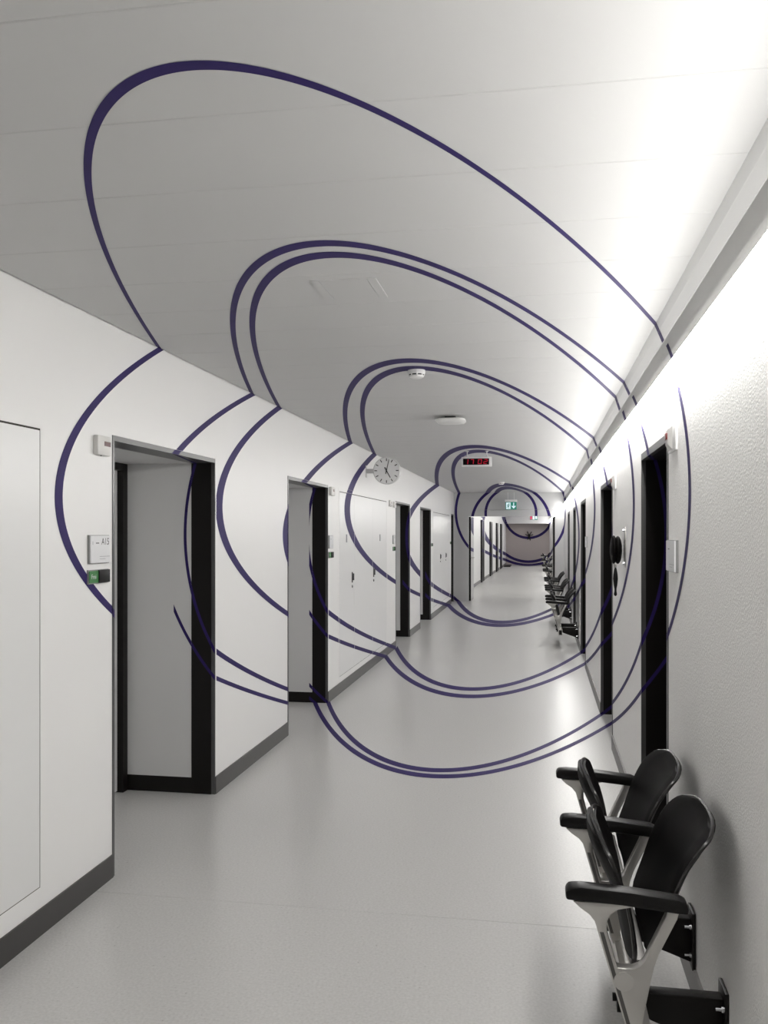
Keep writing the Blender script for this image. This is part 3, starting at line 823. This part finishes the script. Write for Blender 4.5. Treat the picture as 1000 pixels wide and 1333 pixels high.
def seating_row():
    """a two-place beam seat; x = 0 is the wall, y = 0 the first armrest"""
    t = thing('tip_up_seating', (0, 0, 0), 'x', 'seating', 'black tip-up seating rows on the right wall')
    PT = 0.60
    bm_ = MB().box((-0.292, -0.035, 0.185), (-0.236, 2 * PT + 0.035, 0.268)).build('beam', 'alu', t, bevel=0.004)
    for y0, y1 in ((-0.041, -0.035), (2 * PT + 0.035, 2 * PT + 0.041)):
        MB().box((-0.284, y0, 0.193), (-0.244, y1, 0.260)).build('end_plug', 'arm', bm_, bevel=0.002)
    for k in range(2):
        yc = 0.27 + k * 0.545
        b = MB().prism_y([(-0.252, 0.215), (-0.252, 0.258), (-0.240, 0.272), (-0.012, 0.272), (-0.012, 0.118), (-0.215, 0.190)], yc - 0.024, yc + 0.024)
        br = b.build('wall_bracket', 'black', t, bevel=0.004)
        MB().box((-0.012, yc - 0.05, 0.100), (-0.0005, yc + 0.05, 0.300)).build('wall_flange', 'black', br, bevel=0.002)
        for z in (0.15, 0.248):
            for s in (-1, 1):
                m = MB(); m.lathe((-0.012, yc + s * 0.037, z), [(0.008, 0), (0.008, -0.008), (0.0045, -0.008), (0.0045, -0.024)], 'x', 8)
                m.build('bolt', 'bolt', br)
        # clamp with lever on the corridor side of the beam
        m = MB(); m.box((-0.312, yc - 0.02, 0.205), (-0.293, yc + 0.02, 0.262)); m.lathe((-0.312, yc, 0.240), [(0.012, 0), (0.012, -0.012)], 'x', 12)
        m.build('beam_clamp', 'arm', t)
    fr = [(-0.452, 0.636), (-0.432, 0.618), (-0.408, 0.602), (-0.394, 0.585), (-0.388, 0.565), (-0.308, 0.290), (-0.296, 0.255), (-0.280, 0.2685),
          (-0.272, 0.2685), (-0.272, 0.300), (-0.262, 0.362), (-0.240, 0.470), (-0.226, 0.510), (-0.180, 0.605), (-0.174, 0.628), (-0.205, 0.628), (-0.208, 0.610),
          (-0.250, 0.520), (-0.262, 0.490), (-0.276, 0.472), (-0.295, 0.464), (-0.335, 0.464), (-0.362, 0.562), (-0.362, 0.585), (-0.352, 0.606), (-0.332, 0.620), (-0.290, 0.630), (-0.288, 0.636)]
    for k in range(3):
        y = k * PT
        af = MB().prism_y(fr, y - 0.017, y + 0.017).build('arm_frame', 'alu', t, bevel=0.003)
        # recessed channel along the front strut
        for s in (-1, 1):
            ch = MB().add([(-0.381, y + s * 0.0172, 0.558), (-0.370, y + s * 0.0172, 0.558), (-0.294, y + s * 0.0172, 0.292), (-0.304, y + s * 0.0172, 0.292),
                           (-0.381, y + s * 0.0178, 0.558), (-0.370, y + s * 0.0178, 0.558), (-0.294, y + s * 0.0178, 0.292), (-0.304, y + s * 0.0178, 0.292)],
                          [(0, 1, 2, 3), (4, 5, 6, 7), (0, 1, 5, 4), (1, 2, 6, 5), (2, 3, 7, 6), (3, 0, 4, 7)])
            ch.build('strut_channel', 'alu_dark', af)
        m = MB(); m.lathe((-0.318, y, 0.43), [(0.026, -0.020), (0.026, 0.020)], 'y', 24); m.build('pivot_boss', 'alu', af, smooth=True)
        m = MB().prism_y([(-0.470, 0.640), (-0.472, 0.662), (-0.462, 0.675), (-0.430, 0.678), (-0.300, 0.672), (-0.175, 0.660), (-0.156, 0.652), (-0.150, 0.636), (-0.152, 0.622), (-0.180, 0.622), (-0.320, 0.634)], y - 0.026, y + 0.026)
        m.build('armrest', 'arm', t, bevel=0.008)
    for k in range(2):
        yc = PT * (k + 0.5)
        m = MB(); rim = shell(m, [(-0.282, 0.425), (-0.303, 0.53), (-0.328, 0.61), (-0.360, 0.675), (-0.382, 0.728), (-0.383, 0.766)], 0.240, 0.028, 0.26, 0.25, -0.042, yc, power=2.6)
        so = m.build('seat', 'seat', t, smooth=True)
        p = MB(); p.tube(rim, 0.0065, 6); p.build('seat_piping', 'piping', so, smooth=True)
        m = MB(); rim = shell(m, [(-0.226, 0.43), (-0.186, 0.54), (-0.152, 0.640), (-0.124, 0.702), (-0.090, 0.752), (-0.061, 0.782), (-0.047, 0.808)], 0.245, 0.024, 0.30, 0.2, 0.022, yc, power=2.6)
        bo = m.build('backrest', 'seat', t, smooth=True)
        p = MB(); p.tube(rim, 0.006, 6); p.build('backrest_piping', 'piping', bo, smooth=True)
        m = MB(); m.box((-0.290, yc - 0.22, 0.418), (-0.246, yc + 0.22, 0.446)); m.build('hinge_bar', 'alu_dark', t, bevel=0.005)
    return t
rows = [(2.45, xr, 'two black tip-up seats on the plastered wall before the first door recess'),
        (12.8, xr, 'two black tip-up seats between the third and fourth black recesses'),
        (15.65, xr, 'two black tip-up seats between the fourth and fifth black recesses'),
        (18.7, xr, 'two black tip-up seats between the last black recess and bulkhead'),
        (23.6, xfr, 'two black tip-up seats just beyond the bulkhead opening'),
        (27.2, xfr, 'second pair of black tip-up seats beyond the bulkhead opening'),
        (33.0, xfr, 'third pair of black tip-up seats beyond the bulkhead opening'),
        (39.5, xfr, 'pair of black tip-up seats nearest the taupe end wall')]
proto = seating_row()
for i, (y, f, lb) in enumerate(rows):
    o = proto if i == 0 else copy_tree(proto)
    o.location = (f(y + 0.27) if i == 0 else f(y), y, 0)
    o['label'] = lb

# ================================================================ VIOLET RINGS
# Nine circles thrown on the surfaces from one spot in the middle of the corridor (the painter's station point),
# so every piece of a ring lies on the wall, ceiling, floor or door that the ray from that spot meets.
bpy.context.view_layer.update()
STATION = Vector((-0.7772, -1.9641, 1.6195))
RINGS = [  # azimuth, elevation, inner and outer half-angle
    (0.0115, 0.0295, 0.23172, 0.23425), (0.0084, 0.0013, 0.19979, 0.20236), (0.0082, 0.0243, 0.17179, 0.17450),
    (0.0062, 0.0000, 0.14201, 0.14470), (0.0063, 0.0239, 0.11357, 0.11632), (0.0061, -0.0023, 0.08448, 0.08724),
    (0.0067, 0.0233, 0.05525, 0.05783), (0.0066, 0.0105, 0.03871, 0.04155), (0.0068, 0.0218, 0.02444, 0.02714)]
WORDS = ['outermost', 'second', 'third', 'fourth', 'fifth', 'sixth', 'seventh', 'eighth', 'innermost']
bv, bf, owner = [], [], []
for o in PAINTABLE:
    mw = o.matrix_world; k = len(bv)
    bv += [mw @ v.co for v in o.data.vertices]
    for p in o.data.polygons:
        bf.append([i + k for i in p.vertices]); owner.append(o)
k = len(bv)     # the underside of the ceiling planks as one plane
bv += [Vector((XL + 0.012, YA, ZC)), Vector((0.5305 + XRS * YA, YA, ZC)), Vector((0.5305 + XRS * YB, YB, ZC)), Vector((XL + 0.012, YB, ZC))]
bf.append([k, k + 1, k + 2, k + 3]); owner.append(ceiling)
bvh = BVHTree.FromPolygons(bv, bf, all_triangles=False)
NA, NRAD, DEPTH = 1400, 2, 4
def same_face(c):
    p0, n0, o0 = c[0]
    for p, nn_, oo in c[1:]:
        if (oo is not o0) or nn_.dot(n0) < 0.9999 or abs((p - p0).dot(n0)) > 0.0012 or (p - p0).length > 2.5: return False
    return True
for ri, (az, el, r0, r1) in enumerate(RINGS):
    d = Vector((math.sin(az) * math.cos(el), math.cos(az) * math.cos(el), math.sin(el)))
    e1 = d.cross(Vector((0, 0, 1))).normalized(); e2 = e1.cross(d).normalized()
    SA, SR = NA << DEPTH, NRAD << DEPTH
    cache = {}
    def cast(i, j):
        i %= SA
        k_ = i * 4096 + j
        if k_ not in cache:
            a = 2 * math.pi * i / SA; r = r0 + (r1 - r0) * j / SR
            v = d * math.cos(r) + (e1 * math.cos(a) + e2 * math.sin(a)) * math.sin(r)
            p, nrm, fi, dist = bvh.ray_cast(STATION, v)
            if p is None: cache[k_] = None
            else:
                if nrm.dot(v) > 0: nrm = -nrm
                cache[k_] = (p, nrm, owner[fi])
        return cache[k_]
    pieces = {}
    def cell(i, j, st):
        c = (cast(i, j), cast(i, j + st), cast(i + st, j + st), cast(i + st, j))
        if all(h is not None for h in c) and same_face(c):
            o0 = c[0][2]
            host = o0 if o0.parent is None or o0.parent.parent is None else o0.parent
            if o0.name.startswith('floor_sheet'): host = o0.parent
            pieces.setdefault(host.name, (host, []))[1].append([h[0] + h[1] * 0.0009 for h in c])
        elif st > 1 and any(h is not None for h in c):
            h_ = st // 2
            cell(i, j, h_); cell(i + h_, j, h_); cell(i, j + h_, h_); cell(i + h_, j + h_, h_)
    for i in range(NA):
        for j in range(NRAD):
            cell(i << DEPTH, j << DEPTH, 1 << DEPTH)
    for hn, (host, quads) in pieces.items():
        if len(quads) < 6: continue
        inv = host.matrix_world.inverted()
        vs = []; fs = []; idx = {}
        for q in quads:
            f = []
            for p in q:
                key = (round(p.x, 5), round(p.y, 5), round(p.z, 5))
                if key not in idx:
                    idx[key] = len(vs); vs.append(inv @ p)
                f.append(idx[key])
            if len(set(f)) == 4: fs.append(f)
        me = bpy.data.meshes.new('painted_band')
        me.from_pydata([tuple(v) for v in vs], [], fs)
        me.materials.append(M['paint'])
        o = bpy.data.objects.new('painted_band', me)
        C.objects.link(o); o.parent = host
        o['label'] = 'violet painted band of the %s ring' % WORDS[ri]
